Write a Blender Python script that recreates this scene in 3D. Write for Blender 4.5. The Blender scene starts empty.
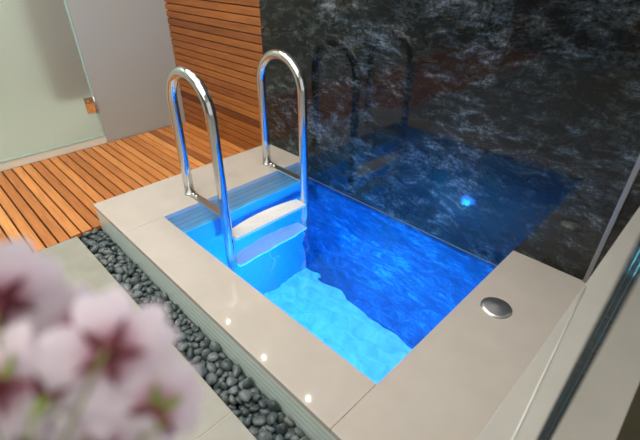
import bpy, bmesh, math, random
from mathutils import Vector, Matrix, Euler, noise
random.seed(11)
PI = math.pi
SC = bpy.context.scene
COL = SC.collection

# ------------------------------------------------------------------ helpers
def link(name, bm, mat=None, parent=None, smooth=False):
    me = bpy.data.meshes.new(name)
    bm.normal_update(); bm.to_mesh(me); bm.free()
    if mat is not None:
        for m in (mat if isinstance(mat, (list, tuple)) else [mat]): me.materials.append(m)
    if smooth:
        for p in me.polygons: p.use_smooth = True
    o = bpy.data.objects.new(name, me); COL.objects.link(o)
    if parent is not None: o.parent = parent
    return o

def empty(name, loc=(0, 0, 0)):
    o = bpy.data.objects.new(name, None); o.location = loc; o.empty_display_size = .05
    COL.objects.link(o); return o

def tag(o, label, cat, group=None, kind=None):
    o['label'] = label; o['category'] = cat
    if group: o['group'] = group
    if kind: o['kind'] = kind
    return o

def struct(o): o['kind'] = 'structure'; return o

def box(bm, x0, x1, y0, y1, z0, z1, bev=0.0, seg=2, mi=0):
    t = bmesh.new()
    bmesh.ops.create_cube(t, size=1)
    for v in t.verts:
        v.co = Vector(((x0+x1)/2+v.co.x*(x1-x0), (y0+y1)/2+v.co.y*(y1-y0), (z0+z1)/2+v.co.z*(z1-z0)))
    if bev: bmesh.ops.bevel(t, geom=t.edges[:], offset=bev, segments=seg, profile=.6, affect='EDGES')
    merge(bm, t, mi)

def merge(bm, t, mi=0, M=None):
    vs = {}
    for v in t.verts: vs[v] = bm.verts.new(M @ v.co if M is not None else v.co)
    for f in t.faces:
        try:
            g = bm.faces.new([vs[v] for v in f.verts]); g.material_index = mi; g.smooth = f.smooth
        except ValueError: pass
    t.free()

def tube(bm, pts, r, n=20, cap=True, radii=None, smooth=True):
    pts = [Vector(p) for p in pts]; rings = []
    T0 = (pts[1]-pts[0]).normalized()
    up = Vector((0, 1, 0)) if abs(T0.y) < .9 else Vector((1, 0, 0))
    N = (up - T0*up.dot(T0)).normalized()
    for i, p in enumerate(pts):
        if i == 0: T = T0
        elif i == len(pts)-1: T = (pts[-1]-pts[-2]).normalized()
        else: T = ((pts[i+1]-p).normalized()+(p-pts[i-1]).normalized()).normalized()
        N = (N - T*N.dot(T)).normalized(); B = T.cross(N)
        rr = radii[i] if radii else r
        rings.append([bm.verts.new(p+(N*math.cos(a)+B*math.sin(a))*rr) for a in [2*PI*k/n for k in range(n)]])
    for a, b in zip(rings, rings[1:]):
        for k in range(n):
            f = bm.faces.new((a[k], a[(k+1) % n], b[(k+1) % n], b[k])); f.smooth = smooth
    if cap:
        bm.faces.new(rings[0][::-1]); bm.faces.new(rings[-1])

def lathe(bm, prof, centre=(0, 0, 0), axis='Z', n=48):
    c = Vector(centre); rings = []
    for r, h in prof:
        ring = []
        for k in range(n):
            a = 2*PI*k/n
            p = Vector((r*math.cos(a), r*math.sin(a), h))
            if axis == 'Y': p = Vector((p.x, h, -p.y))
            if axis == 'X': p = Vector((h, p.x, p.y))
            ring.append(bm.verts.new(c+p))
        rings.append(ring)
    for a, b in zip(rings, rings[1:]):
        for k in range(n):
            f = bm.faces.new((a[k], a[(k+1) % n], b[(k+1) % n], b[k])); f.smooth = True
    bm.faces.new(rings[0][::-1]); bm.faces.new(rings[-1])

class Mat:
    def __init__(s, name):
        s.m = bpy.data.materials.new(name); s.m.use_nodes = True
        s.nt = s.m.node_tree; s.b = s.nt.nodes['Principled BSDF']; s.out = s.nt.nodes['Material Output']
    def n(s, t, **kw):
        x = s.nt.nodes.new(t)
        for k, v in kw.items(): setattr(x, k, v)
        return x
    def l(s, a, b): s.nt.links.new(a, b)
    def set(s, **kw):
        for k, v in kw.items():
            k = k.replace('_', ' ')
            s.b.inputs[k].default_value = v if not (isinstance(v, tuple) and len(v) == 3) else (*v, 1)
        return s
    def pos(s): return s.n('ShaderNodeNewGeometry').outputs['Position']
    def obj(s): return s.n('ShaderNodeTexCoord').outputs['Object']
    def mapping(s, vec, scale=(1, 1, 1), rot=(0, 0, 0), loc=(0, 0, 0)):
        m = s.n('ShaderNodeMapping'); m.inputs['Scale'].default_value = scale; m.inputs['Rotation'].default_value = rot
        m.inputs['Location'].default_value = loc
        s.l(vec, m.inputs['Vector']); return m.outputs['Vector']
    def noise(s, vec, scale, detail=4, rough=.5, dist=0):
        x = s.n('ShaderNodeTexNoise'); x.inputs['Scale'].default_value = scale; x.inputs['Detail'].default_value = detail
        x.inputs['Roughness'].default_value = rough; x.inputs['Distortion'].default_value = dist
        s.l(vec, x.inputs['Vector']); return x
    def ramp(s, fac, stops):
        r = s.n('ShaderNodeValToRGB'); e = r.color_ramp.elements
        while len(e) < len(stops): e.new(.5)
        for el, (p, c) in zip(e, stops):
            el.position = p; el.color = (*c, 1) if len(c) == 3 else c
        s.l(fac, r.inputs['Fac']); return r.outputs['Color']
    def mix(s, fac, a, b, mode='MIX'):
        x = s.n('ShaderNodeMix', data_type='RGBA', blend_type=mode)
        for v, i in ((fac, 0), (a, 6), (b, 7)):
            if hasattr(v, 'is_output'): s.l(v, x.inputs[i])
            else: x.inputs[i].default_value = v if i == 0 else (*v, 1)
        return x.outputs[2]
    def math(s, op, a, b=0.0):
        x = s.n('ShaderNodeMath', operation=op)
        for v, i in ((a, 0), (b, 1)):
            if hasattr(v, 'is_output'): s.l(v, x.inputs[i])
            else: x.inputs[i].default_value = v
        return x.outputs[0]
    def col(s, c): s.l(c, s.b.inputs['Base Color']); return s
    def bump(s, h, strength=.3, dist=.002):
        x = s.n('ShaderNodeBump'); x.inputs['Strength'].default_value = strength; x.inputs['Distance'].default_value = dist
        s.l(h, x.inputs['Height']); s.l(x.outputs['Normal'], s.b.inputs['Normal']); return s

# ------------------------------------------------------------------ materials
def m_coping(name, c0, c1, rough=.22):
    m = Mat(name).set(Roughness=rough)
    p = m.pos(); n = m.noise(p, 9, 5, .6)
    m.col(m.ramp(n.outputs['Fac'], [(.3, c0), (.7, c1)]))
    f = m.noise(p, 240, 2); return m.m
M_COPING = m_coping('beige porcelain', (.475, .44, .395), (.51, .475, .43), .03)
M_WHITE = m_coping('pale porcelain', (.40, .395, .36), (.43, .425, .39), .12)
M_SLAB = m_coping('grey floor porcelain', (.27, .27, .235), (.325, .325, .285), .35)
M_OLIVE = m_coping('olive floor', (.085, .08, .05), (.11, .10, .065), .4)
M_GROUT = Mat('pale grout').set(Base_Color=(.55, .54, .50), Roughness=.8).m
M_BED = Mat('dark channel').set(Base_Color=(.03, .033, .035), Roughness=.9).m

def m_strip(name, ca, cb, period, lc=.55, bs=.4):
    m = Mat(name).set(Roughness=.25)
    p = m.pos(); sx = m.n('ShaderNodeSeparateXYZ'); m.l(p, sx.inputs[0])
    fr = m.math('FRACT', m.math('MULTIPLY', sx.outputs['Z'], 1/period))
    line = m.math('LESS_THAN', fr, .14)
    n = m.noise(m.mapping(p, (3, 3, 60)), 5, 3)
    c = m.ramp(n.outputs['Fac'], [(.3, ca), (.7, cb)])
    m.col(m.mix(line, c, tuple(v*lc for v in ca)))
    m.bump(m.math('SUBTRACT', 1.0, line), bs, .001); return m.m
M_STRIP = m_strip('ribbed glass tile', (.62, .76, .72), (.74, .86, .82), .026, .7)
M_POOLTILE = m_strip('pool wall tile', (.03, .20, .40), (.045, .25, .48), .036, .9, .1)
M_POOLPALE = m_strip('pale pool tile', (.55, .70, .80), (.65, .78, .86), .036, .9, .1)  # front wall tile made paler to brighten the pool mirrored in the stone
M_BAND = m_strip('grey pool band tile', (.40, .34, .22), (.48, .42, .29), .026, .75)
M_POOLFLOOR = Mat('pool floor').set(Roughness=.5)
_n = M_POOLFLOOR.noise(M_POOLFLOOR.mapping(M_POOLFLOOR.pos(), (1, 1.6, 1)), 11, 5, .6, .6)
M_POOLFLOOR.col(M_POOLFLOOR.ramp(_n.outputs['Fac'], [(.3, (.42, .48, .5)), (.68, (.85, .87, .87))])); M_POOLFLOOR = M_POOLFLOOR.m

def m_wood(name, stops, rough=.45, ax=0):
    m = Mat(name).set(Roughness=rough)
    g = m.n('ShaderNodeNewGeometry'); isl = g.outputs['Random Per Island']; p = g.outputs['Position']
    off = m.n('ShaderNodeCombineXYZ'); m.l(m.math('MULTIPLY', isl, 37.0), off.inputs[0]); m.l(m.math('MULTIPLY', isl, 11.0), off.inputs[1])
    va = m.n('ShaderNodeVectorMath', operation='ADD'); m.l(p, va.inputs[0]); m.l(off.outputs[0], va.inputs[1])
    v = m.mapping(va.outputs[0], (1.6, 26, 26))
    n = m.noise(v, 3.2, 6, .62, .5); n2 = m.noise(m.mapping(va.outputs[0], (.9, 6, 6)), 2.0, 3)
    base = m.ramp(isl, stops)
    c = m.mix(.62, base, m.ramp(n.outputs['Fac'], [(.28, (.42, .36, .30)), (.55, (1, 1, 1)), (.8, (1.25, 1.2, 1.1))]), 'MULTIPLY')
    c = m.mix(.4, c, m.ramp(n2.outputs['Fac'], [(.3, (.7, .62, .55)), (.7, (1.15, 1.12, 1.05))]), 'MULTIPLY')
    m.col(c); m.bump(n.outputs['Fac'], .15, .001); return m.m
M_DECK = m_wood('oiled teak decking', [(0, (.34, .112, .028)), (.25, (.53, .198, .050)), (.5, (.66, .27, .074)), (.75, (.46, .162, .038)), (1, (.78, .36, .115))])
M_SLAT = m_wood('teak wall slats', [(0, (.15, .045, .012)), (.2, (.33, .112, .024)), (.5, (.40, .145, .030)), (.8, (.29, .095, .02)), (1, (.46, .18, .045))])
M_REAR = Mat('dark rear wall').set(Base_Color=(.10, .10, .10), Roughness=.7).m
M_DARKWOOD = Mat('dark batten').set(Base_Color=(.02, .012, .007), Roughness=.8).m

def m_stone(name, cols, rough, ior):
    m = Mat(name).set(Roughness=rough, IOR=ior)
    p = m.pos(); w = m.noise(p, 2.2, 3, .5)
    wv = m.n('ShaderNodeVectorMath', operation='SCALE'); m.l(w.outputs['Color'], wv.inputs[0]); wv.inputs['Scale'].default_value = .13
    va = m.n('ShaderNodeVectorMath', operation='ADD'); m.l(p, va.inputs[0]); m.l(wv.outputs[0], va.inputs[1])
    q = va.outputs[0]
    s1 = m.noise(m.mapping(q, (6, 6, 13), (0, math.radians(-18), 0)), 2.0, 7, .64, .5)
    s2 = m.noise(m.mapping(q, (9, 9, 34), (0, math.radians(-26), 0)), 3.0, 9, .78, .5)
    big = m.noise(q, 2.6, 3, .5, .6)
    fine = m.noise(q, 75, 6, .85)
    k = m.math('ADD', m.math('MULTIPLY', s1.outputs['Fac'], .62), m.math('MULTIPLY', s2.outputs['Fac'], .38))
    k = m.math('ADD', k, m.math('MULTIPLY', m.math('SUBTRACT', big.outputs['Fac'], .5), .36))
    k = m.math('ADD', k, m.math('MULTIPLY', m.math('SUBTRACT', fine.outputs['Fac'], .5), .42))
    c = m.ramp(k, list(zip((.38, .475, .55, .63, .74), cols)))
    br = m.noise(q, 3.4, 4, .6, .4)
    c = m.mix(m.ramp(br.outputs['Fac'], [(.52, (0, 0, 0)), (.68, (.6, .6, .6))]), c, m.mix(1.0, c, (1.5, .95, .62), 'MULTIPLY'))
    m.col(c); return m.m
M_STONE = m_stone('polished black granite', [(.0035, .0042, .0042), (.0085, .0105, .0105), (.025, .031, .031), (.088, .106, .108), (.25, .285, .295)], .055, 1.42)
M_LINING_GLOW = m_stone('stone lining with painted blue glow', [(.003, .018, .060), (.005, .028, .085), (.009, .048, .125), (.022, .10, .21), (.06, .20, .34)], .2, 1.3)  # blue lamp glow is put into these stone colours

def m_steel(name, base, rough, brushed=None):
    m = Mat(name).set(Base_Color=base, Metallic=1.0, Roughness=rough)
    if brushed:
        n = m.noise(m.mapping(m.obj(), brushed), 30, 4, .7)
        m.bump(n.outputs['Fac'], .06, .0006)
    return m.m
M_STEEL = m_steel('polished stainless steel', (.62, .63, .63), .12)
M_BRUSHED = m_steel('brushed steel', (.62, .63, .62), .28, (4, 90, 4))
M_BOLT = m_steel('bolt steel', (.75, .75, .74), .2)
M_CHROME = m_steel('chrome', (.85, .82, .78), .06)
M_TREAD = Mat('satin white tread').set(Base_Color=(.82, .83, .81), Roughness=.35).m
M_ALU = Mat('grey channel').set(Base_Color=(.22, .22, .21), Roughness=.35, Metallic=.3).m

def m_glass(name, col, dens):
    m = Mat(name); m.nt.nodes.remove(m.b)
    g = m.n('ShaderNodeBsdfGlass'); g.inputs['IOR'].default_value = 1.5; g.inputs['Roughness'].default_value = 0
    v = m.n('ShaderNodeVolumeAbsorption'); v.inputs['Color'].default_value = (*col, 1); v.inputs['Density'].default_value = dens
    m.l(g.outputs[0], m.out.inputs['Surface']); m.l(v.outputs[0], m.out.inputs['Volume']); return m.m
M_PANE = m_glass('green tinted glass', (.0, .50, .64), 1.2)
def m_frost(name, tint, emit=None):
    m = Mat(name).set(Base_Color=tint, Roughness=.5, IOR=1.35)
    m.b.inputs['Transmission Weight'].default_value = .82
    return m.m
M_FROST = m_frost('frosted glass', (.84, .92, .86))
M_GLASSEDGE = Mat('polished glass edge').set(Base_Color=(.36, .56, .52), Roughness=.15).m
M_PANEL = Mat('grey satin panel').set(Base_Color=(.37, .405, .405), Roughness=.4).m
M_SILL = Mat('pale sill').set(Base_Color=(.70, .74, .66), Roughness=.4).m
M_PLASTER = Mat('pale plaster').set(Base_Color=(.62, .62, .56), Roughness=.8).m
M_BROWN = Mat('brown board').set(Base_Color=(.16, .085, .05), Roughness=.7).m

def m_water():
    m = Mat('clear pool water'); m.nt.nodes.remove(m.b)
    g = m.n('ShaderNodeBsdfGlass'); g.inputs['IOR'].default_value = 1.33; g.inputs['Roughness'].default_value = 0
    v = m.n('ShaderNodeVolumeAbsorption'); v.inputs['Color'].default_value = (.25, .75, 1, 1); v.inputs['Density'].default_value = .35
    m.l(g.outputs[0], m.out.inputs['Surface']); m.l(v.outputs[0], m.out.inputs['Volume']); return m.m
M_WATER = m_water()

def m_emit(name, col, st):
    m = Mat(name); m.nt.nodes.remove(m.b)
    e = m.n('ShaderNodeEmission'); e.inputs['Color'].default_value = (*col, 1); e.inputs['Strength'].default_value = st
    m.l(e.outputs[0], m.out.inputs['Surface']); return m.m
M_LAMP = m_emit('blue lamp lens', (.004, .17, 1.0), 40)
M_LED = m_emit('blue lamp diode', (.018, .42, 1.0), 15000)

def m_pebble():
    m = Mat('river pebble').set(Roughness=.24)
    oi = m.n('ShaderNodeObjectInfo'); r = oi.outputs['Random']
    off = m.n('ShaderNodeVectorMath', operation='ADD'); m.l(m.obj(), off.inputs[0])
    cb = m.n('ShaderNodeCombineXYZ'); m.l(m.math('MULTIPLY', r, 53.0), cb.inputs[0]); m.l(cb.outputs[0], off.inputs[1])
    base = m.ramp(r, [(0, (.038, .054, .060)), (.3, (.090, .118, .128)), (.6, (.060, .082, .088)), (.85, (.140, .175, .186)), (1, (.13, .145, .130))])
    n = m.noise(off.outputs[0], 2.2, 6, .7)
    c = m.mix(.6, base, m.ramp(n.outputs['Fac'], [(.3, (.5, .5, .5)), (.58, (1.15, 1.15, 1.15)), (.72, (2.3, 2.3, 2.2))]), 'MULTIPLY')
    m.col(c); m.bump(n.outputs['Fac'], .2, .01); return m.m
M_PEB = m_pebble()

def m_petal():
    m = Mat('pale pink petal').set(Roughness=.6)
    uv = m.n('ShaderNodeUVMap'); sx = m.n('ShaderNodeSeparateXYZ'); m.l(uv.outputs[0], sx.inputs[0])
    c = m.ramp(sx.outputs['Y'], [(0, (.42, .10, .19)), (.22, (.54, .27, .37)), (.5, (.73, .64, .72)), (1, (.76, .72, .78))])
    n = m.noise(m.mapping(uv.outputs[0], (16, 2, 1)), 3, 3)
    c = m.mix(.25, c, m.ramp(n.outputs['Fac'], [(.3, (.8, .72, .78)), (.7, (1.05, 1.02, 1.05))]), 'MULTIPLY')
    m.col(c)
    t = m.n('ShaderNodeBsdfTranslucent'); m.l(c, t.inputs['Color'])
    mx = m.n('ShaderNodeMixShader'); mx.inputs[0].default_value = .4
    m.l(m.b.outputs[0], mx.inputs[1]); m.l(t.outputs[0], mx.inputs[2]); m.l(mx.outputs[0], m.out.inputs['Surface']); return m.m
M_PETAL = m_petal()
M_SEPAL = Mat('maroon sepal').set(Base_Color=(.10, .012, .022), Roughness=.6).m
M_GREEN = Mat('green calyx').set(Base_Color=(.16, .22, .035), Roughness=.6).m
M_TWIG = Mat('brown twig').set(Base_Color=(.12, .07, .045), Roughness=.8).m

# ------------------------------------------------------------------ dimensions (coping top is z = 0)
YW = 1.485            # face of the back wall
XB, XL, XR, XP = -1.94, -1.605, -.398, -.083   # coping: back edge, opening, opening, parapet face
YF, YI = .437, .620   # coping: outer edge, inner edge
ZW, ZF, ZD = -.125, -1.25, -.12  # water, pool floor, deck
ZC = 1.95             # ceiling
XD = -2.96            # plane of the frosted door

# ------------------------------------------------------------------ setting
bm = bmesh.new(); box(bm, -1.93, 1.2, YW, YW+.10, ZF-.1, ZC); struct(link('wall_stone', bm, M_STONE))

bm = bmesh.new()
z = ZD-.03; k = 0
while z < ZC-.01:
    box(bm, XD-.02, -1.9315, YW, YW+.02, z, min(z+.0393, ZC), .0015, 1); z += .045
slats = struct(link('wall_wood', bm, M_SLAT))
bm = bmesh.new(); box(bm, XD-.02, -1.9315, YW+.0205, YW+.10, ZD-.03, ZC); link('backing', bm, M_DARKWOOD, slats)

bm = bmesh.new()
y = YW-.002-.0455
while y > -3.1:
    box(bm, XD+.004, -1.9425 if y > .28 else -1.9275, y, y+.0442, ZD-.022, ZD, .0018, 1); y -= .0515
deck = struct(link('floor_deck', bm, M_DECK))
bm = bmesh.new(); box(bm, XD+.004, -1.945, -3.198, YW-.002, ZD-.10, ZD-.0225); link('batten', bm, M_DARKWOOD, deck)

# pale floor tiles on the near side of the pebble channel
bm = bmesh.new()
xs = [-1.925, -1.285, -.683, -.086]; ys = [.326, -.30, -.92, -1.54, -2.16, -2.78, -3.198]
for a, b in zip(xs, xs[1:]):
    for c, d in zip(ys, ys[1:]): box(bm, a+.0012, b-.0012, d+.0012, c-.0012 if c < .3 else c, ZD-.012, ZD, .0008, 1)
slab = struct(link('floor_tiles', bm, M_SLAB))
bm = bmesh.new(); box(bm, -1.925, -.086, -3.198, .3255, ZD-.10, ZD-.0015); link('grout', bm, M_GROUT, slab)
bm = bmesh.new(); box(bm, -1.93, -.086, .327, .444, ZD-.10, -.176); struct(link('floor_channel', bm, M_BED))
bm = bmesh.new(); box(bm, .073, 1.2, -3.199, YW-.001, ZD-.10, ZD); struct(link('floor_passage', bm, M_OLIVE))

# pool shell
def shell(name, x0, x1, y0, y1, z0, z1, m, m2=None):
    b = bmesh.new(); box(b, x0, x1, y0, y1, z0, z1); return struct(link(name, b, m))
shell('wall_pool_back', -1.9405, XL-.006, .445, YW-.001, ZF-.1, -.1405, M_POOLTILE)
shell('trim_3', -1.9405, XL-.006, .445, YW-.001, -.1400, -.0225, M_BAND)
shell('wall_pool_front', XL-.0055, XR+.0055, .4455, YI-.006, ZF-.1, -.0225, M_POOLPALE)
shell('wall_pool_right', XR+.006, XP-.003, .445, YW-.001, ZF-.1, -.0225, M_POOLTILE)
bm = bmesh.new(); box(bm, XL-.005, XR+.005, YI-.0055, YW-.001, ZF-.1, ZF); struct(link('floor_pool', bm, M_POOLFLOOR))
# ribbed glass tile facing along the outside of the pool edge
bm = bmesh.new(); box(bm, -1.934, XP-.003, .440, .4447, -.175, -.0225); struct(link('trim_1', bm, M_STRIP))
# low parapet that carries the glass screen
bm = bmesh.new(); box(bm, XP, .071, -.7, YW-.001, -.22, .36, .002, 2); struct(link('wall_parapet', bm, M_WHITE))
# stone lining below the water line, blue lamp glow in its colour, with a pale joint along its top edge
bm = bmesh.new(); box(bm, XL-.005, XR+.005, YW-.006, YW-.0002, ZF+.0005, -.1045); lining = struct(link('wall_pool_stone', bm, M_LINING_GLOW))
bm = bmesh.new(); box(bm, XL-.005, XR+.005, YW-.0055, YW-.0002, -.1043, -.1030); link('joint', bm, M_ALU, lining)
# ceiling
bm = bmesh.new(); box(bm, -4.6, 1.2, -3.3, YW+.10, ZC+.001, ZC+.06); struct(link('ceiling', bm, M_PLASTER))
# unseen rear wall behind the camera, added so the stone mirrors something dark
bm = bmesh.new(); box(bm, -4.6, 1.2, -3.3, -3.2, ZD-.1, ZC); struct(link('wall_rear_block', bm, M_REAR))
# room beyond the frosted door
bm = bmesh.new(); box(bm, -4.6, -4.5, -3.199, YW+.1, ZD-.1, ZC); struct(link('wall_beyond', bm, M_PLASTER))
bm = bmesh.new(); box(bm, -4.499, XD-.031, -3.199, YW, ZD-.1, ZD-.01); struct(link('floor_beyond', bm, M_PLASTER))
bm = bmesh.new(); box(bm, XD-.34, XD-.16, .72, .98, .16, ZC); struct(link('wall_partition', bm, M_BROWN))

# ------------------------------------------------------------------ coping slabs
def coping(label, x0, x1, y0, y1):
    b = bmesh.new(); box(b, x0, x1, y0, y1, -.022, 0, .0022, 2)
    return tag(link('coping_slab', b, M_COPING), label, 'coping slab', 'beige coping slabs round the pool')
coping('beige coping slab under the feet of the steel ladder', XB, XL, YF, YW-.001)
coping('long beige coping slab running along the pebble strip', XL+.0003, XR-.0006, YF, YI)
coping('beige coping slab holding the round steel cap', XR, XP-.001, YF, YW-.001)

# ------------------------------------------------------------------ water
def wave(x, y):
    s = noise.noise(Vector((x*5.0, y*9.0, .3)))*.0015 + noise.noise(Vector((x*13, y*21, 4.1)))*.0014 + noise.noise(Vector((x*31, y*41, 9.1)))*.00028
    return s
bm = bmesh.new()
wx0, wx1, wy0, wy1, wz0 = XL-.0085, XR+.0085, YI-.0085, YW-.003, ZF-.0025
nx, ny = 150, 110
g = [[bm.verts.new((wx0+(wx1-wx0)*i/nx, wy0+(wy1-wy0)*j/ny, 0)) for j in range(ny+1)] for i in range(nx+1)]
for r in g:
    for v in r: v.co.z = ZW+wave(v.co.x, v.co.y)
for i in range(nx):
    for j in range(ny):
        f = bm.faces.new((g[i][j], g[i+1][j], g[i+1][j+1], g[i][j+1])); f.smooth = True
rim = [g[i][0] for i in range(nx+1)]+[g[nx][j] for j in range(1, ny+1)]+[g[i][ny] for i in range(nx-1, -1, -1)]+[g[0][j] for j in range(ny-1, 0, -1)]
low = [bm.verts.new((v.co.x, v.co.y, wz0)) for v in rim]
for k in range(len(rim)):
    q = (k+1) % len(rim); bm.faces.new((rim[k], low[k], low[q], rim[q]))
bm.faces.new(low[::-1])
bmesh.ops.recalc_face_normals(bm, faces=bm.faces[:])
tag(link('pool_water', bm, M_WATER), 'clear rippled water filling the pool, glowing blue', 'water')

# ------------------------------------------------------------------ ladder
lad = tag(empty('pool_ladder', (-1.57, 1.055, 0)), 'polished steel pool ladder with two looped handrails and pale treads', 'ladder')
def child(name, b, m, par, smooth=False):
    o = link(name, b, m, par, smooth)
    if par.type == 'EMPTY': o.matrix_parent_inverse = Matrix.Translation(-Vector(LOC))
    return o
LOC = lad.location.copy()
XBK, XFR, RT = -1.713, -1.412, .0222
for y in (.815, 1.296):
    b = bmesh.new(); R = (XFR-XBK)/2; cx = (XFR+XBK)/2; cz = .448
    pts = [(XBK, y, z) for z in (.0005, .15, .3)]
    pts += [(cx-R*math.cos(a), y, cz+R*math.sin(a)) for a in [PI*k/28 for k in range(29)]]
    pts += [(XFR, y, z) for z in (.3, .15, 0, -.12, -.25, -.415)]
    tube(b, pts, RT, 28); rail = child('handrail', b, M_STEEL, lad)
    b = bmesh.new(); box(b, XBK-.004, XFR-.012, y-.019, y+.019, .0005, .007, .001, 1)
    st = child('bracket', b, M_BRUSHED, lad)
    for dx in (.034, .062):
        b = bmesh.new(); lathe(b, [(.0105, .007), (.0105, .012), (.007, .0155), (.001, .016)], (XBK+dx, y, 0), 'Z', 12)
        child('bolt', b, M_BOLT, st)
    b = bmesh.new(); lathe(b, [(.027, .0006), (.027, .005), (.0235, .009), (.0218, .009)], (XBK, y, 0), 'Z', 32); child('collar', b, M_BRUSHED, lad)
for zt in (-.113, -.385):
    b = bmesh.new(); t = bmesh.new(); N = 18; top = []; bot = []
    y0, y1 = .836, 1.275
    fr = [(-1.378, y0+(y1-y0)*k/N) for k in range(N+1)]
    bk = [(-1.452-.030*math.sin(PI*k/N)**.9, y0+(y1-y0)*k/N) for k in range(N+1)]
    loop = fr+bk[::-1]
    vt = [t.verts.new((x, y, zt)) for x, y in loop]; vb = [t.verts.new((x, y, zt-.014)) for x, y in loop]
    n = N+1
    for k in range(N):
        t.faces.new((vt[k], vt[k+1], vt[2*n-2-k], vt[2*n-1-k])); t.faces.new((vb[k+1], vb[k], vb[2*n-1-k], vb[2*n-2-k]))
    for k in range(len(loop)):
        q = (k+1) % len(loop); t.faces.new((vt[q], vt[k], vb[k], vb[q]))
    bmesh.ops.recalc_face_normals(t, faces=t.faces[:]); merge(b, t)
    # raised anti-slip ribs along the tread
    tr = child('tread', b, M_TREAD, lad)
    b = bmesh.new()
    for xx in (-1.392, -1.408, -1.424, -1.440): box(b, xx-.003, xx+.003, y0+.03, y1-.03, zt, zt+.0012, .0004, 1)
    child('grip_ribs', b, M_TREAD, tr)
    for y, s in ((.815, 1), (1.296, -1)):
        b = bmesh.new(); box(b, XFR-.014, XFR+.014, min(y+s*.0205, y+s*.030), max(y+s*.0205, y+s*.030), zt-.013, zt-.002, .001, 1)
        child('clamp', b, M_BRUSHED, tr)

# ------------------------------------------------------------------ round steel cap
cap = tag(empty('drain_cap', (-.300, 1.130, 0)), 'round brushed steel cap set flush in the beige coping', 'drain cap')
LOC = cap.location.copy()
b = bmesh.new(); lathe(b, [(.0475, .0003), (.0475, .003), (.0455, .0050), (.034, .0072), (.020, .0098), (.008, .0120), (.001, .0126)], LOC, 'Z', 64); child('lid', b, m_steel('spun steel', (.85, .86, .85), .30, (60, 5, 4)), cap)
b = bmesh.new(); lathe(b, [(.0500, .0003), (.0500, .0022), (.0485, .0030), (.0478, .0030)], LOC, 'Z', 64); child('rim', b, M_BRUSHED, cap)

# ------------------------------------------------------------------ underwater lamp on the near pool wall
lamp = tag(empty('pool_lamp', (-.985, YI-.0055, -.63)), 'round blue underwater lamp, seen as bright blue glow mirrored in the stone', 'lamp')
LOC = lamp.location.copy()
b = bmesh.new(); lathe(b, [(.060, .0), (.060, .004), (.056, .007), (.047, .007), (.047, .004)], LOC, 'Y', 48); child('bezel', b, M_STEEL, lamp)
b = bmesh.new(); lathe(b, [(.046, .0045), (.045, .016), (.038, .028), (.026, .036), (.012, .0395), (.002, .040)], LOC, 'Y', 48); child('lens', b, M_LAMP, lamp)
for k in range(7):
    a = PI*k/3; rr = 0 if k == 6 else .022
    b = bmesh.new(); lathe(b, [(.0072, .0365 if k == 6 else .033), (.0068, .041), (.0040, .0440), (.0005, .0448)], LOC+Vector((rr*math.cos(a), 0, rr*math.sin(a))), 'Y', 12); child('diode', b, M_LED, lamp)

# ------------------------------------------------------------------ glass screen and wall channel
b = bmesh.new(); box(b, -.0125, -.0005, .36, YW-.004, .3605, ZC-.01, .0008, 1)
tag(link('glass_screen', b, M_PANE), 'clear glass screen with dark teal edge standing on the pale parapet', 'glass screen')
b = bmesh.new(); box(b, -.141, -.126, YW-.012, YW-.0005, .0005, ZC-.002, .002, 2)
tag(link('wall_channel', b, M_ALU), 'slim grey upright channel on the stone wall above the coping corner', 'channel')

b = bmesh.new(); tube(b, [(-.0400, .430, .3612), (-.0585, .66, .3612), (-.0800, .93, .3612)], .0014, 10)  # strip added in place of the wall channel mirrored in the parapet top
tag(link('channel_reflection', b, Mat('clear sealant').set(Base_Color=(.66, .70, .66), Roughness=.25).m), 'thin pale strip along the parapet top painted as the reflection of the wall channel', 'reflection strip')

# ------------------------------------------------------------------ frosted door, fixed panel
door = struct(empty('door_1', (XD, .4, ZD)))
LOC = door.location.copy()
b = bmesh.new(); box(b, XD-.010, XD, -3.19, .8675, -.062, ZC-.01, .0008, 1); child('frosted_pane', b, M_FROST, door)
b = bmesh.new(); box(b, XD-.011, XD+.0005, .8677, .8800, -.062, ZC-.01); child('edge_seal', b, M_GLASSEDGE, door)
b = bmesh.new(); box(b, XD-.014, XD+.005, -3.19, .872, -.074, -.0622, .001, 1); child('bottom_seal', b, M_GLASSEDGE, door)
hg = empty('door_hinge', (XD, .84, .15)); hg.parent = door; hg.matrix_parent_inverse = Matrix.Translation(-LOC)
LOC2 = Vector((XD, .84, .15))
def hchild(name, bb, m):
    o = link(name, bb, m, hg); o.matrix_parent_inverse = Matrix.Translation(-LOC2); return o
b = bmesh.new(); box(b, XD+.0008, XD+.0085, .812, .866, .100, .200, .0012, 2); hchild('leaf', b, M_CHROME)
b = bmesh.new(); tube(b, [(XD+.008, .8735, .100), (XD+.008, .8735, .200)], .0055, 16); hchild('knuckle', b, M_BRUSHED)
for zz in (.125, .175):
    b = bmesh.new(); lathe(b, [(.006, .0085), (.006, .0105), (.003, .0112), (.0005, .0112)], (XD, .835, zz), 'X', 12); hchild('screw', b, M_BRUSHED)
b = bmesh.new(); box(b, XD-.03, XD+.003, -3.19, .880, ZD, -.0745, .001, 1); struct(link('trim_2', b, M_SILL))
b = bmesh.new(); box(b, XD-.012, XD, .8815, YW-.001, ZD+.0005, ZC-.002, .0008, 1)
tag(link('fixed_panel', b, M_PANEL), 'tall plain grey satin panel between frosted door and slatted wood wall', 'panel')

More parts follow.
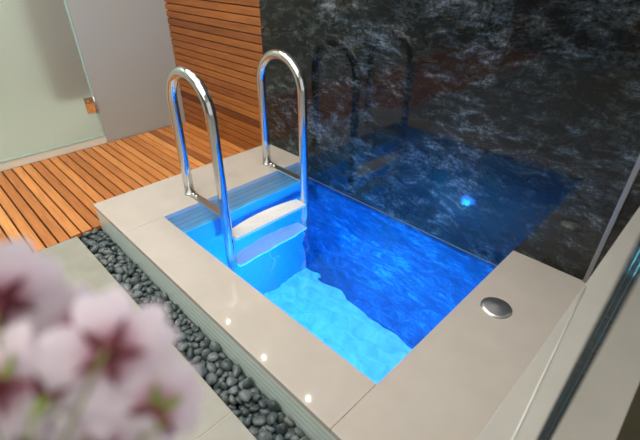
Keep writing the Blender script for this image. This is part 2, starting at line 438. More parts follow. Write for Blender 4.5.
# ------------------------------------------------------------------ pebbles (settled heap: shape, size, place, turn)
PEB = '0 0.019 -1.904 0.348 -0.146 -0.2 0 0;3 0.019 -1.9 0.384 -0.147 0 0.15 1.1;0 0.019 -1.902 0.418 -0.146 0.2 0 2.2;3 0.019 -1.868 0.35 -0.143 -0.2 0.15 3.3;0 0.019 -1.912 0.366 -0.128 0 0 4.4;4 0.019 -1.908 0.402 -0.13 0.2 0.15 5.5;0 0.019 -1.878 0.42 -0.14 -0.2 0 6.6;0 0.019 -1.875 0.385 -0.137 0 0.15 7.7;0 0.0168 -0.68 0.4238 -0.1667 -0.01 0.12 -2.05;0 0.0169 -0.6925 0.3671 -0.1666 -0.01 0.12 2.72;0 0.017 -0.4432 0.3915 -0.1666 -2.99 0.27 0.93;2 0.0167 -1.697 0.3884 -0.1666 -0.63 -2.95 -1.09;0 0.0169 -0.2757 0.375 -0.1666 0.15 0.04 -0.86;0 0.0171 -1.682 0.4202 -0.1665 -0.12 -0.07 1.69;4 0.0156 -1.364 0.4111 -0.1665 -0.01 -3.13 -1.11;4 0.0169 -0.7188 0.343 -0.1665 0.48 3.13 0.8;0 0.0181 -0.9082 0.3886 -0.1665 2.85 0.24 1.29;0 0.0176 -1.812 0.4208 -0.1663 -0.11 -0.1 2.06;2 0.0156 -1.528 0.4269 -0.1663 0.3 0.01 -0.29;1 0.0159 -1.236 0.3643 -0.1662 0.17 -0.09 0.26;5 0.0155 -0.8408 0.4245 -0.1662 0.18 -0.21 -0.54;0 0.0177 -0.2734 0.4205 -0.1662 -0.04 0.1 2.03;2 0.0159 -0.7391 0.3604 -0.1662 -2.8 0.02 0.73;0 0.0194 -1.125 0.3906 -0.166 2.86 0.17 -0.36;5 0.016 -1.556 0.4216 -0.166 -0.28 0.13 -2.97;3 0.0177 -0.9195 0.3616 -0.166 -0.15 0.16 -0.52;3 0.0157 -1.054 0.3413 -0.1658 0.34 -0.43 -0.81;1 0.0169 -0.9783 0.3396 -0.1657 0.14 -0.18 -0.41;0 0.0187 -0.7614 0.3891 -0.1657 0.08 0.07 2.1;0 0.0187 -0.89 0.3432 -0.1657 -0.01 0.12 1.24;0 0.0189 -1.29 0.4014 -0.1656 0.07 -0.15 1.38;1 0.0168 -0.4555 0.3447 -0.1656 -0.02 0.13 1.58;3 0.0175 -1.451 0.3965 -0.1656 0.25 0.01 3.01;4 0.0157 -1.108 0.3409 -0.1655 -0.12 -0.28 -2.25;4 0.0161 -0.2878 0.4029 -0.1655 0.26 -0.28 2.09;1 0.0172 -0.364 0.3917 -0.1654 0.01 0.15 -0.11;1 0.0172 -1.605 0.3668 -0.1654 0.01 0.15 -2.23;1 0.0171 -0.8599 0.3592 -0.1654 -0 0.07 0.62;5 0.0168 -0.9107 0.4207 -0.1653 0.11 -0.22 -2.92;0 0.0198 -0.9768 0.3781 -0.1653 2.52 0 1.42;1 0.0176 -0.6083 0.3917 -0.1653 0.22 0.03 1.24;1 0.0178 -0.7906 0.386 -0.1652 0.09 -0.18 -0.28;3 0.0203 -1.806 0.3813 -0.1652 -0.41 -0.04 2.72;2 0.017 -1.223 0.4271 -0.1652 -0.1 -0.11 -3.08;2 0.0177 -0.5628 0.4156 -0.1652 0.3 0.01 -2.12;1 0.0179 -1.909 0.4101 -0.1651 0.14 -0.18 -3.13;1 0.018 -1.837 0.3552 -0.1651 0.09 -0.18 -0.62;5 0.0173 -1.601 0.4038 -0.1651 -0.26 0.06 -0.33;2 0.0178 -0.6052 0.4223 -0.1651 0.31 0.01 -0.85;3 0.0201 -0.3953 0.3813 -0.1651 -0.35 0.03 3.14;4 0.017 -1.083 0.3357 -0.1649 2.16 -0.1 0.04;1 0.0181 -1.453 0.3574 -0.1648 0.28 0.05 -1.16;1 0.0186 -1.355 0.3453 -0.1648 0.14 -0.18 2.26;2 0.0161 -1.538 0.359 -0.1648 -0.86 -0.02 -0.98;1 0.0187 -0.4928 0.4222 -0.1647 0.21 0.02 -0.03;0 0.0208 -1.424 0.3483 -0.1647 -0.17 0.04 -1.35;2 0.0197 -0.7799 0.419 -0.1647 -0.23 2.96 1.1;1 0.0179 -0.6628 0.3412 -0.1647 0.35 0.06 -3;3 0.0214 -1.781 0.4013 -0.1647 -0.34 -0.21 -0.55;1 0.0188 -1.337 0.4215 -0.1646 0.22 0.03 0.93;2 0.0182 -1.219 0.3871 -0.1646 -0.07 -0.17 3.08;5 0.0178 -0.4262 0.4224 -0.1646 0.09 -0.11 -0.73;1 0.0188 -1.725 0.4113 -0.1645 0.15 -0.07 -1.11;0 0.0212 -0.3312 0.4069 -0.1645 0.08 -0.12 -2.36;4 0.0161 -0.9188 0.3366 -0.1644 0.9 0.45 0.11;4 0.0179 -0.8401 0.344 -0.1644 0.82 -0.02 1.72;3 0.0174 -0.5536 0.3715 -0.1644 0.04 -0.53 -2.04;4 0.0182 -1.757 0.3789 -0.1643 0.38 -0.01 0.26;2 0.019 -1.669 0.3434 -0.1643 0.21 -0.16 -0.84;3 0.0221 -1.368 0.3789 -0.1643 -0.42 -0.04 1.4;0 0.0207 -1.487 0.3908 -0.1642 -0.21 0.1 -2.74;0 0.0209 -1.317 0.3904 -0.1642 -2.71 -0.07 1.65;2 0.0186 -1.044 0.3892 -0.1642 0.7 -3.09 0.11;2 0.0192 -1.424 0.4217 -0.1642 0.29 -0.02 0.83;3 0.0223 -0.3127 0.3471 -0.1642 -0.34 -0.21 -2.54;4 0.0184 -0.8244 0.3972 -0.1641 0.82 -0.04 -1.27;3 0.0226 -0.537 0.3466 -0.1641 -0.35 -0.19 0.65;4 0.0186 -0.3608 0.3675 -0.1641 0.71 0.06 -2.61;1 0.0199 -0.9508 0.3637 -0.1641 0.14 -0.18 0.91;0 0.0219 -0.8786 0.4021 -0.1641 0 -0.15 2.37;1 0.0196 -0.7896 0.3433 -0.1641 -0.01 0.14 0.98;4 0.0187 -1.341 0.3881 -0.164 0.8 -0.01 1.9;3 0.0228 -1.137 0.353 -0.164 -0.35 -0.18 -3.13;2 0.0198 -0.6377 0.3754 -0.164 0.3 0.01 -0.28;0 0.0216 -1.259 0.4214 -0.164 -0.01 0.15 -2.62;3 0.0217 -0.7513 0.4169 -0.1639 -0.5 -0.27 -1.71;2 0.0201 -1.248 0.3906 -0.1639 2.57 -0.38 -1.77;0 0.0226 -1.008 0.3862 -0.1638 -0.12 -0.07 -2.63;1 0.0167 -0.944 0.3369 -0.1637 1.07 2.89 0.33;5 0.019 -0.472 0.3987 -0.1637 0.27 -0.31 2.86;3 0.0219 -1.271 0.3592 -0.1636 -0.11 -0.01 -2.19;2 0.0204 -1.068 0.4024 -0.1636 0.3 0.01 1.2;5 0.0187 -0.6534 0.4219 -0.1636 0.32 -0.31 1.45;0 0.0165 -0.9912 0.4303 -0.1636 1.29 -0.01 2.95;1 0.0193 -1.389 0.4229 -0.1635 0.29 -0.33 0.65;1 0.021 -1.184 0.3956 -0.1635 0.14 -0.18 -0.41;1 0.0206 -0.9461 0.4224 -0.1635 -0.04 0.13 2.74;0 0.0232 -0.7155 0.4195 -0.1635 -0.01 0.12 -2.28;0 0.0191 -0.4368 0.3679 -0.1635 0.69 -0.08 0.77;2 0.0199 -0.8472 0.3909 -0.1635 0.05 0.13 1.78;4 0.0166 -1.272 0.3887 -0.1635 -0.11 -0.72 -2.66;4 0.0191 -0.6925 0.3399 -0.1634 1.36 0.15 -2.51;4 0.0179 -1.116 0.4268 -0.1633 0.11 0.22 -3.07;0 0.0198 -1.404 0.3672 -0.1632 0.55 -0.47 2.75;5 0.0207 -1.903 0.3445 -0.1632 -0.16 -0.21 -1.69;1 0.0199 -1.098 0.4054 -0.1631 0.29 -0.33 -1.23;0 0.0203 -0.7642 0.3535 -0.163 -0.65 -0.08 -1.54;3 0.0235 -1.841 0.3984 -0.163 0.1 -0.2 -2.16;4 0.0204 -1.642 0.3464 -0.163 0.71 0.06 2.06;1 0.0216 -1.034 0.4168 -0.1629 0.04 0.12 -0.73;3 0.0217 -0.6923 0.3901 -0.1628 0.34 0.03 2.95;2 0.0196 -1.006 0.3426 -0.1627 -0.27 -0.34 -0.79;4 0.0223 -0.6316 0.4053 -0.1627 -2.12 0.03 0.84;1 0.0205 -1.477 0.4217 -0.1626 -0.06 -2.55 -2.01;2 0.0224 -1.637 0.382 -0.1625 0.3 0.01 -0.12;5 0.0222 -0.6109 0.3474 -0.1625 -0.28 0.13 0.73;0 0.0181 -1.095 0.3781 -0.1625 -1.45 -0.11 -2.82;1 0.0227 -0.3932 0.4169 -0.1625 0.14 -0.18 1.35;2 0.0219 -1.875 0.3803 -0.1624 -0.14 -0.04 2.57;0 0.0185 -0.3034 0.3918 -0.1624 1.26 -0.07 -0.68;4 0.0209 -1.559 0.3459 -0.1623 0.42 -0.4 -1.68;2 0.0218 -1.805 0.3464 -0.1623 -0.07 0 1.12;1 0.0229 -1.175 0.3545 -0.1622 0.04 0.14 -1.31;2 0.0221 -1.034 0.3591 -0.1622 0.05 0.13 1.98;2 0.023 -1.207 0.3471 -0.1622 0.3 0.01 2.31;1 0.0233 -0.5011 0.3833 -0.1622 0.14 -0.18 2.09;4 0.0209 -0.8127 0.364 -0.1622 -0.8 0.12 -1.58;1 0.0235 -1.651 0.4165 -0.1621 0.15 -0.15 1.57;5 0.0229 -0.5293 0.4166 -0.1621 -0.28 0.13 1.52;1 0.023 -1.308 0.3463 -0.1621 -0.03 0.13 1.01;4 0.0206 -0.7301 0.3879 -0.162 -0.75 0.44 -2.59;0 0.0198 -0.3049 0.4246 -0.162 -0.26 -2.57 0.23;4 0.0222 -1.774 0.3508 -0.1618 0.43 0 -1.35;4 0.0221 -0.5841 0.376 -0.1618 -0.32 0.15 -2.83;4 0.0202 -1.869 0.3409 -0.1618 0.94 0.43 2.5;2 0.0229 -1.072 0.3654 -0.1618 -0.07 -0.17 -2.55;0 0.0195 -1.585 0.4248 -0.1618 0.56 -0.75 -2.46;4 0.0221 -0.3315 0.3702 -0.1617 -1.43 0.21 0.86;5 0.0213 -0.409 0.3447 -0.1616 0.42 -0.29 -2.72;1 0.017 -1.08 0.4293 -0.1616 -1.4 0.37 -0.25;1 0.021 -1.393 0.3928 -0.1616 2.41 0.24 1.99;2 0.0158 -0.5844 0.4005 -0.1616 1.36 2.42 -0.53;2 0.0235 -1.482 0.3421 -0.1615 -0.07 -0.17 -0.09;3 0.0177 -1.332 0.361 -0.1614 0.7 0.39 0.57;3 0.0214 -0.3578 0.4212 -0.1613 0.29 -0.6 -0.19;4 0.0235 -0.3591 0.3417 -0.1612 0.82 -0.02 -2.85;4 0.0232 -1.537 0.3977 -0.1611 1.98 -0.11 -2.03;1 0.0205 -1.515 0.371 -0.1611 -0.12 0.49 -0.72;3 0.0179 -1.313 0.4229 -0.161 -1.38 0.18 -0.83;2 0.0226 -1.755 0.4233 -0.1609 -0.24 -0.32 0.14;5 0.0229 -1.574 0.3877 -0.1609 -0.19 0.4 -0.87;4 0.0222 -1.721 0.3467 -0.1608 0.37 -0.52 -1.56;4 0.0189 -1.706 0.4255 -0.1608 -1.34 -0.92 2.32;2 0.019 -0.8635 0.426 -0.1608 -0.37 2.63 -0.1;3 0.0185 -1.867 0.4105 -0.1605 -1.99 0.23 1.51;3 0.0176 -1.525 0.3359 -0.1604 1.96 -0.23 -0.18;1 0.0235 -1.153 0.4191 -0.1604 0.01 0.38 -3.01;2 0.0178 -0.5771 0.3366 -0.1603 1.7 -2.54 0.15;2 0.0234 -1.392 0.3404 -0.1601 1.41 0.15 0.46;3 0.0173 -0.3005 0.3732 -0.1601 -1.95 0.97 -0.38;2 0.0229 -1.747 0.3485 -0.16 -0.77 -0.19 -1.62;3 0.0177 -1.198 0.3736 -0.16 -1.09 2.41 0.42;4 0.0195 -1.152 0.3802 -0.1599 -0.3 -2.5 -0.46;2 0.0187 -0.9938 0.3615 -0.1598 0.75 -0.97 0.07;4 0.0179 -0.6444 0.3571 -0.1597 -1.54 0.86 -0.89;5 0.0179 -1.746 0.398 -0.1597 1.45 1.98 -0.42;5 0.0171 -1.42 0.3953 -0.1596 -0.47 -0.73 -2.19;1 0.0204 -1.886 0.4222 -0.1592 0.78 -0.53 2.29;3 0.0211 -1.505 0.4076 -0.1592 0.43 2.47 0.07;0 0.0169 -1.181 0.4252 -0.1592 -0.59 -1.13 1.19;4 0.0189 -0.6679 0.3631 -0.1592 0.61 0.89 1.1;5 0.0191 -1.249 0.3389 -0.1591 0.41 1.73 -0.6;2 0.0186 -0.8152 0.428 -0.1591 -1.76 0.93 -0.3;4 0.0163 -0.8054 0.4067 -0.1591 -2.3 0.9 0.73;1 0.0168 -1.296 0.3753 -0.159 0.88 1.04 -1.67;3 0.0157 -1.49 0.3692 -0.1587 -0.46 0.54 -1.91;4 0.0224 -1.618 0.4266 -0.1583 -1.19 -2.71 0;1 0.0196 -0.4767 0.345 -0.1582 -0.72 -0.5 1.11;2 0.0208 -1.606 0.3422 -0.1581 -1.2 -0.7 0.74;1 0.0174 -0.5821 0.4247 -0.1581 0.42 0.87 0.44;3 0.0216 -0.9337 0.3934 -0.1578 -0.34 1.02 -0.78;1 0.0216 -0.5013 0.3425 -0.1573 0.75 -0.69 -0.55;3 0.0176 -0.7154 0.3711 -0.156 1.04 2.47 -0.3;3 0.0203 -1.293 0.4289 -0.1558 -0.47 -1.76 -1.19;2 0.0165 -1.362 0.4264 -0.1553 1.94 0.34 0.59;1 0.0222 -0.4657 0.3727 -0.155 -0.43 1.05 -1.99;2 0.0202 -0.7448 0.3378 -0.1549 1.29 1.15 -0.5;1 0.0213 -0.5316 0.3777 -0.1548 -0.87 -0.54 -1.08;3 0.0167 -0.9065 0.3542 -0.1546 -0.01 -0 0.87;4 0.0158 -0.8922 0.4277 -0.1544 0.69 0.16 0.48;3 0.0226 -0.4506 0.416 -0.1543 -1.58 0.78 1.52;0 0.018 -0.4128 0.3678 -0.1541 0.23 -0.01 -2.57;4 0.0234 -1.668 0.3725 -0.1541 1.45 -0.75 2.3;3 0.0185 -0.7874 0.3655 -0.1538 -1.33 -1.23 -0.14;5 0.0165 -0.2895 0.3527 -0.1535 -0.17 0.17 -0.63;5 0.0178 -1.2 0.4245 -0.1532 -1.3 -1.09 -1.24;0 0.0202 -0.6595 0.3874 -0.1528 -0.67 0.25 1.54;4 0.0173 -1.508 0.4269 -0.1527 -1.77 -0.13 -2.73;2 0.0182 -1.11 0.3577 -0.1527 -0.61 -2.73 0.48;2 0.0157 -1.409 0.41 -0.1525 1.39 -0.59 -1.49;1 0.0193 -0.5797 0.3566 -0.1523 0.78 0.96 -0.45;5 0.0202 -1.701 0.3695 -0.152 0.39 0.45 -2.27;0 0.019 -1.448 0.4155 -0.1517 0.13 -0.31 1.33;1 0.0212 -0.9699 0.408 -0.1516 -0.61 0.28 -0.72;3 0.0163 -1.055 0.4253 -0.1516 -0.14 0.14 -2.9;0 0.0176 -1.34 0.3383 -0.1515 1.19 -0.29 0.56;3 0.023 -1.218 0.4053 -0.1514 0.41 -0.64 2.94;2 0.0189 -1.623 0.3563 -0.1514 -0.87 1.32 2.11;0 0.0214 -0.8713 0.3736 -0.1514 0.42 -3.1 -0.12;3 0.0156 -1.115 0.4136 -0.1513 -0.35 -0.96 1.22;5 0.0161 -1.679 0.4236 -0.1511 2.81 0.24 0.67;4 0.021 -1.008 0.4151 -0.1509 0.62 0.05 -1.19;0 0.0209 -0.3849 0.3614 -0.1508 -0.33 3.02 1.24;0 0.0221 -0.474 0.4212 -0.1508 -0.19 -2.44 0.56;4 0.0166 -0.727 0.3545 -0.1505 -1.65 -2.94 -0.1;0 0.0158 -1.616 0.4005 -0.1504 2.2 -0.1 0.74;0 0.0225 -0.5538 0.3976 -0.1503 -2.29 -1.05 1.13;1 0.0161 -1.558 0.4099 -0.1502 -0.25 0.33 -0.44;1 0.0171 -1.825 0.4261 -0.1502 0.25 2.17 -0.84;5 0.0165 -0.7519 0.3764 -0.1501 3.01 -0.13 1.1;5 0.0174 -1.279 0.406 -0.15 -0.28 0.55 0.39;0 0.0171 -0.9345 0.3567 -0.15 -0.02 -0.14 1.52;4 0.0223 -1.851 0.3628 -0.1498 -2.43 -0.21 -1.98;4 0.0173 -0.5005 0.4081 -0.1498 1.44 0.21 0.25;0 0.0172 -1.023 0.3953 -0.1497 -2.77 -0.07 -0.95;4 0.0207 -0.6848 0.4113 -0.1496 0.1 0.41 -2.86;0 0.0166 -1.126 0.3972 -0.1496 2.56 0.07 -0.87;2 0.022 -1.724 0.3841 -0.1496 1.79 0.2 0.96;0 0.0158 -0.4009 0.401 -0.1495 -0.27 -3.12 -0.97;3 0.0195 -1.882 0.3579 -0.1495 -0.43 0.06 1.74;5 0.0178 -1.471 0.3663 -0.1494 -0.45 -0 -1.69;0 0.0189 -1.604 0.3791 -0.1494 0.15 -0.31 -1.46;3 0.0226 -1.809 0.4032 -0.1493 0.07 0.03 -3;5 0.0201 -0.878 0.3442 -0.1491 -0.07 0.51 0.58;0 0.0227 -1.696 0.3386 -0.1491 0.62 0.84 -0.34;4 0.0188 -1.36 0.4007 -0.1491 0.77 -3.11 -0.08;1 0.0206 -0.4406 0.3457 -0.149 -0.14 0.15 -1.59;1 0.023 -0.4261 0.3919 -0.1489 -0.12 0.69 0.82;1 0.0206 -1.314 0.3672 -0.1487 0.03 2.96 -1.12;2 0.0159 -0.9868 0.3828 -0.1485 0.65 -0.34 0.6;4 0.0228 -1.82 0.3653 -0.1484 -0.79 -0.47 -1.57;5 0.0201 -0.9045 0.4005 -0.1484 -0.09 0.12 -2.82;4 0.0208 -0.9673 0.3517 -0.1483 0.18 -0.5 2.41;2 0.0174 -0.9557 0.3784 -0.1481 -0.35 -2.93 1.42;4 0.02 -1.064 0.3438 -0.148 -0.67 -0.49 2.21;3 0.0206 -1.282 0.3444 -0.1477 -0.46 0.1 -2.17;3 0.0227 -0.3442 0.389 -0.1476 -0.09 0.23 3.14;0 0.0168 -0.5088 0.4291 -0.1475 0.73 -0.51 -3.03;2 0.0187 -0.5532 0.4282 -0.1474 -1.32 -2.97 0.08;2 0.0235 -1.562 0.3666 -0.1471 -0.34 -2.88 0.27;5 0.0194 -1.773 0.4206 -0.147 2.55 -0.47 0.48;1 0.0179 -1.639 0.4054 -0.147 -2.34 0.59 0.35;4 0.0191 -0.6356 0.3407 -0.147 0.49 0.8 -2.14;3 0.0223 -0.6157 0.3705 -0.1468 -0.22 -0.2 0.7;0 0.0227 -0.8418 0.4126 -0.1464 -0.33 -0.29 -2.84;2 0.0181 -1.163 0.4025 -0.1462 -0.4 0.11 2.89;2 0.0192 -1.85 0.4204 -0.1461 0.97 0.26 -1.68;3 0.0159 -1.545 0.4239 -0.1461 1.16 0.03 -1.02;1 0.021 -0.781 0.3898 -0.1459 -0.22 -0.35 -1.11;5 0.0172 -1.642 0.3721 -0.1459 -2.79 0.14 -0.81;3 0.0226 -0.5965 0.4011 -0.1453 -2.75 -0.04 -0.97;0 0.0209 -1.753 0.374 -0.1452 2.82 0.06 -1.8;1 0.0234 -1.442 0.3454 -0.1451 0.13 -0.03 -2.8;3 0.018 -1.5 0.3612 -0.1451 0.87 -0.04 -0.39;5 0.0166 -0.6494 0.4104 -0.1451 0.21 -2.64 0.95;0 0.0192 -1.728 0.4196 -0.145 0.66 0.27 1.42;0 0.0195 -1.091 0.3389 -0.145 0.46 2.37 -0.13;1 0.0208 -0.739 0.4205 -0.145 1.78 0.9 -1.58;3 0.0181 -1.472 0.4044 -0.1449 0.47 -0.1 -1.28;4 0.0184 -1.861 0.3906 -0.1448 -0.43 0.25 -1.96;1 0.0219 -1.192 0.3535 -0.144 0.14 2.93 -0.67;5 0.0207 -1.367 0.3572 -0.1439 -0.13 0.25 -0.26;5 0.0218 -1.153 0.3464 -0.1438 -0.09 0.1 -2.85;5 0.0206 -1.224 0.3727 -0.1438 0.21 0.93 -2.43;0 0.0204 -1.263 0.3785 -0.1436 0.54 3 1.07;5 0.0226 -0.8309 0.3489 -0.1435 -0 -0.37 1.76;4 0.0165 -1.838 0.3952 -0.1433 2.23 -0.15 1.49;3 0.0216 -1.249 0.3615 -0.1432 -1.57 -0.03 1.08;4 0.0214 -0.7965 0.421 -0.1432 -1.19 -0.24 2.15;2 0.0179 -1.224 0.3369 -0.1428 2.1 0.01 0.16;0 0.0202 -0.4885 0.3629 -0.1428 1.49 -0.69 -1.34;2 0.0215 -1.508 0.3423 -0.1426 1.34 -0.73 2.59;1 0.023 -0.3717 0.4161 -0.1426 0.03 0.03 1.82;5 0.0223 -1.448 0.3839 -0.1426 0.65 0.21 1.16;4 0.0223 -1.402 0.3752 -0.1426 -2.51 0.1 1.97;5 0.0218 -1.051 0.3688 -0.1424 0.1 2.48 -1.37;5 0.0211 -0.3359 0.3447 -0.1423 -0.16 -0.24 2.66;1 0.0203 -0.4237 0.4195 -0.1422 0.05 -0.51 -0.95;2 0.022 -1.659 0.3429 -0.1421 -0.25 -0.08 -2.87;5 0.0219 -1.784 0.3822 -0.1415 -0.56 -0.83 2.5;2 0.0215 -1.004 0.349 -0.1408 0.35 -0.18 -1.15;4 0.019 -1.796 0.3567 -0.1407 -0.46 -0.66 -3.02;5 0.0229 -0.5598 0.3464 -0.1404 -0.02 -0.54 2.25;0 0.0217 -1.514 0.3952 -0.1401 -0.58 -0.19 2.48;5 0.0216 -0.706 0.3886 -0.1397 0.09 0.06 2.74;0 0.0216 -0.5258 0.3388 -0.1388 -1.6 -0.38 -2.68;5 0.0232 -0.6204 0.4256 -0.1383 -2.27 1.93 -0.41;5 0.0226 -0.9246 0.4236 -0.1373 -1.66 -0.57 0.45;2 0.0211 -0.4181 0.3455 -0.1368 0.54 0.08 1.06;2 0.0235 -1.772 0.3481 -0.1344 1 0.46 -1.52'
shapes = []
for k, (a, bb, c) in enumerate([(1, .72, .5), (1, .8, .55), (1, .65, .55), (1, .85, .5), (1, .7, .62), (1, .9, .6)]):
    b = bmesh.new(); bmesh.ops.create_icosphere(b, subdivisions=3, radius=1)
    for v in b.verts:
        n = noise.noise(v.co*0.9+Vector((k*7.1, 0, 0)))*.28
        v.co = Vector((v.co.x*a, v.co.y*bb, v.co.z*c))*(1+n)
    me = bpy.data.meshes.new('pebble'); b.to_mesh(me); b.free(); me.materials.append(M_PEB)
    for p in me.polygons: p.use_smooth = True
    shapes.append(me)
for row in PEB.split(';'):
    q = [float(t) for t in row.split()]
    o = bpy.data.objects.new('pebble', shapes[int(q[0])]); COL.objects.link(o)
    o.scale = (q[1],)*3; o.location = (q[2], q[3], q[4]+.008); o.rotation_euler = q[5:8]
    tag(o, 'smooth dark grey pebble in the strip between floor tile and pool coping', 'pebble', 'dark pebbles in the drainage strip')

# ------------------------------------------------------------------ blossom spray close to the camera
CAM = Vector((0, 0, 1.0))
spray = tag(empty('blossom_branch', (-.150, -.050, ZD)), 'spray of blurred pale pink cherry blossoms close in the foreground', 'blossom branch')
LOC = spray.location.copy()
def petal(L, W, cup, notch, rnd):
    t = bmesh.new(); uvl = t.loops.layers.uv.new('UVMap'); nu, nv = 6, 8; vs = {}
    for j in range(nv+1):
        v = j/nv
        w = W*(math.sin(PI*min(1, v*.62+.06))**1.0)*(1-.12*max(0, v-.8)/.2)
        for i in range(nu+1):
            u = i/nu*2-1
            x = L*v - notch*L*(1-abs(u))**2*max(0, v-.8)/.2 - .05*L*abs(u)**2*v
            z = cup*L*(v**2*.6) + cup*.5*W*u*u*v + .05*L*noise.noise(Vector((u*1.6+rnd, v*2.2, rnd)))
            vs[i, j] = (t.verts.new((x, u*w, z)), (i/nu, v))
    for j in range(nv):
        for i in range(nu):
            c = [vs[i, j], vs[i+1, j], vs[i+1, j+1], vs[i, j+1]]
            f = t.faces.new([a[0] for a in c]); f.smooth = True
            for lp, a in zip(f.loops, c): lp[uvl].uv = a[1]
    return t
def merge_uv(bm, t, M):
    ul = bm.loops.layers.uv.verify(); tl = t.loops.layers.uv.verify(); vs = {v: bm.verts.new(M @ v.co) for v in t.verts}
    for f in t.faces:
        g = bm.faces.new([vs[v] for v in f.verts]); g.smooth = True
        for a, c in zip(g.loops, f.loops): a[ul].uv = c[tl].uv
    t.free()
def blossom(pos, axis, R, spin, hub, seed, green=.3):
    """axis: direction in which the calyx (back of the flower) points"""
    rnd = random.Random(seed); pos = Vector(pos); zax = -Vector(axis).normalized()
    q = zax.to_track_quat('Z', 'Y').to_matrix().to_4x4(); base = Matrix.Translation(pos) @ q @ Matrix.Rotation(spin, 4, 'Z')
    root = empty('blossom', pos); root.parent = spray; root.matrix_parent_inverse = Matrix.Translation(-LOC)
    inv = Matrix.Translation(-pos)
    b = bmesh.new()
    for ring, (n, sc, tilt, dz) in enumerate([(5, 1.0, .08, 0), (5, .92, .38, .0012), (4, .72, .75, .0024)]):
        for k in range(n):
            a = 2*PI*(k+.5*(ring % 2))/n + rnd.uniform(-.12, .12)
            M = base @ Matrix.Translation((0, 0, dz)) @ Matrix.Rotation(a, 4, 'Z') @ Matrix.Rotation(-tilt+rnd.uniform(-.12, .12), 4, 'Y')
            merge_uv(b, petal(R*sc*rnd.uniform(.93, 1.05), R*.44*rnd.uniform(.95, 1.1), .22, .12, rnd.uniform(0, 50)), M)
    o = link('petals', b, M_PETAL, root); o.matrix_parent_inverse = inv
    for k in range(5):
        b = bmesh.new(); a = 2*PI*(k+.5)/5; t = bmesh.new()
        Ls, Ws = R*.54, R*.10
        prof = [(0, .6), (.25, 1), (.6, .75), (.85, .35), (1, .05)]
        ra = [(t.verts.new((Ls*u, -Ws*w, -.0012-.0012*u)), t.verts.new((Ls*u, 0, -.0019-.0012*u)), t.verts.new((Ls*u, Ws*w, -.0012-.0012*u))) for u, w in prof]
        for p, r in zip(ra, ra[1:]):
            t.faces.new((p[0], r[0], r[1], p[1])); t.faces.new((p[1], r[1], r[2], p[2]))
        merge(b, t, 0, base @ Matrix.Rotation(a, 4, 'Z'))
        o = link('sepal', b, M_GREEN if rnd.random() < green else M_SEPAL, root); o.matrix_parent_inverse = inv
    b = bmesh.new(); t = bmesh.new()
    lathe(t, [(.0006, -.0115), (.0013, -.011), (.0019, -.008), (.0022, -.004), (.0034, -.0015), (.0012, -.0006)], (0, 0, 0), 'Z', 14)
    merge(b, t, 0, base); o = link('calyx', b, M_SEPAL if green < .5 else M_GREEN, root); o.matrix_parent_inverse = inv
    # stalk from calyx to the hub
    p0 = base @ Vector((0, 0, -.011)); p1 = base @ Vector((0, 0, -.020)); hb = Vector(hub); pts = []
    for k in range(11):
        s = k/10; pts.append(p0*(1-s)**2 + p1*2*s*(1-s) + hb*s*s)
    b = bmesh.new(); tube(b, pts, .0007, 8); o = link('stalk', b, M_GREEN, root); o.matrix_parent_inverse = inv
def to_cam(p, dx=0, dy=0, dz=0): return (CAM-Vector(p)).normalized()+Vector((dx, dy, dz))
HUB = (-.1325, -.0255, .815)
for pos, off, R, spin, seed, green in [
    ((-.1406, .0200, .8625), (-.1, -.1, .0), .0270, .35, 1, .0),
    ((-.1470, -.0063, .8499), (.3, -.55, -.1), .0250, .9, 2, .7),
    ((-.1197, .0239, .8402), (.40, .15, -.25), .0240, .1, 3, .35),
    ((-.1904, -.0032, .8732), (.3, -.4, -.3), .0270, .6, 4, .1),
    ((-.1567, -.0153, .8599), (-.3, -.4, .1), .0240, 1.3, 5, .2),
    ((-.1234, .0019, .8330), (.2, -.6, -.6), .0230, .5, 6, .4),
    ((-.1760, .0150, .8480), (.2, .3, -.4), .0250, .2, 7, .2),
    ((-.1450, -.0180, .8300), (.3, -.6, -.2), .0240, .8, 8, .3)]:
    blossom(pos, to_cam(pos, *off), R, spin, HUB, seed, green)
b = bmesh.new(); tube(b, [HUB, (-.1345, -.028, .79), (-.139, -.033, .70), (-.147, -.040, .45), (-.152, -.047, .15), (-.150, -.050, ZD+.0005)], .002, 10, radii=[.0015, .0021, .0024, .0028, .0034, .0040])
o = link('twig', b, M_TWIG, spray); o.matrix_parent_inverse = Matrix.Translation(-LOC)

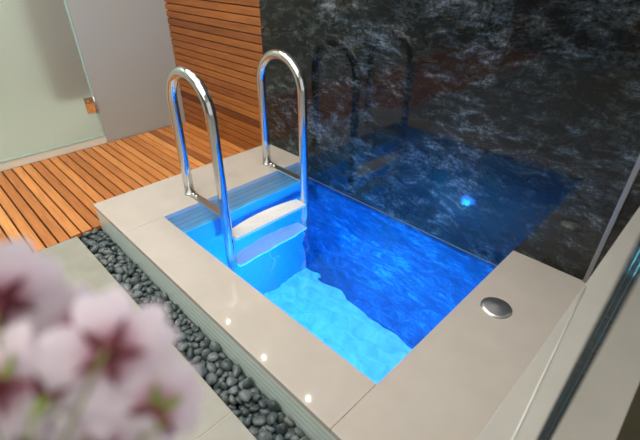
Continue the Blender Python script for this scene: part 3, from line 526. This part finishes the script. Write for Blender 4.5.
# ------------------------------------------------------------------ light
def spot(name, loc, aim, power, col, r=.03, ang=110, blend=.8):
    d = bpy.data.lights.new(name, 'SPOT'); d.energy = power; d.color = col; d.shadow_soft_size = r
    d.spot_size = math.radians(ang); d.spot_blend = blend
    o = bpy.data.objects.new(name, d); COL.objects.link(o); o.location = loc
    o.rotation_euler = (Vector(aim)-Vector(loc)).to_track_quat('-Z', 'Y').to_euler(); return o
def area(name, loc, aim, power, col, sx, sy):
    d = bpy.data.lights.new(name, 'AREA'); d.energy = power; d.color = col; d.shape = 'RECTANGLE'; d.size = sx; d.size_y = sy
    o = bpy.data.objects.new(name, d); COL.objects.link(o); o.location = loc
    o.rotation_euler = (Vector(aim)-Vector(loc)).to_track_quat('-Z', 'Y').to_euler(); return o
WARM = (1.0, .90, .78)
for x, y in ((-1.465, 1.34), (-2.02, 1.34), (-2.58, 1.36), (-.75, .13), (-1.6, .0), (-2.4, .3), (.55, .55)):  # last lamp is added fill to brighten the parapet right of the screen
    spot('downlight_and_fill', (x, y, ZC-.01), (x, y, 0), 14 if x < 0 else 34, WARM, .006, 120, .9)
area('ceiling_fill', (-1.5, .1, ZC-.02), (-1.5, .1, 0), 46, (1, .95, .88), 2.6, 1.9)  # added soft fill for the room, stands for no visible fitting
area('ceiling_fill', (-1.2, -2.1, ZC-.02), (-1.2, -2.1, 0), 36, (1, .96, .90), 2.6, 1.2)  # added fill behind the camera to light the ribbed facing
area('room_beyond', (-3.75, 0, ZC-.02), (-3.75, 0, 0), 17, (.93, 1, .9), .8, 2.0)
w = bpy.data.worlds.new('World'); SC.world = w; w.use_nodes = True
bg = w.node_tree.nodes['Background']; bg.inputs['Color'].default_value = (1.0, .97, .92, 1); bg.inputs['Strength'].default_value = .85

# ------------------------------------------------------------------ camera
cd = bpy.data.cameras.new('camera'); cam = bpy.data.objects.new('camera', cd); COL.objects.link(cam)
cd.sensor_width = 36; cd.lens = 418/640*36; cd.clip_start = .02
Rm = Matrix(((0.706365, -0.38507, 0.593945), (0.707846, 0.38226, -0.593996), (0.001688, 0.839999, 0.542585)))
cam.matrix_world = Matrix.Translation(CAM) @ Rm.to_4x4()
cd.dof.use_dof = True; cd.dof.focus_distance = 1.75; cd.dof.aperture_fstop = 3.4
SC.camera = cam
SC.view_settings.view_transform = 'Standard'; SC.view_settings.look = 'None'
SC.view_settings.gamma = 1; SC.view_settings.use_curve_mapping = False; SC.view_settings.exposure = 0.0
SC.cycles.max_bounces = 14; SC.cycles.transmission_bounces = 10; SC.cycles.glossy_bounces = 6; SC.cycles.sample_clamp_indirect = 3.5
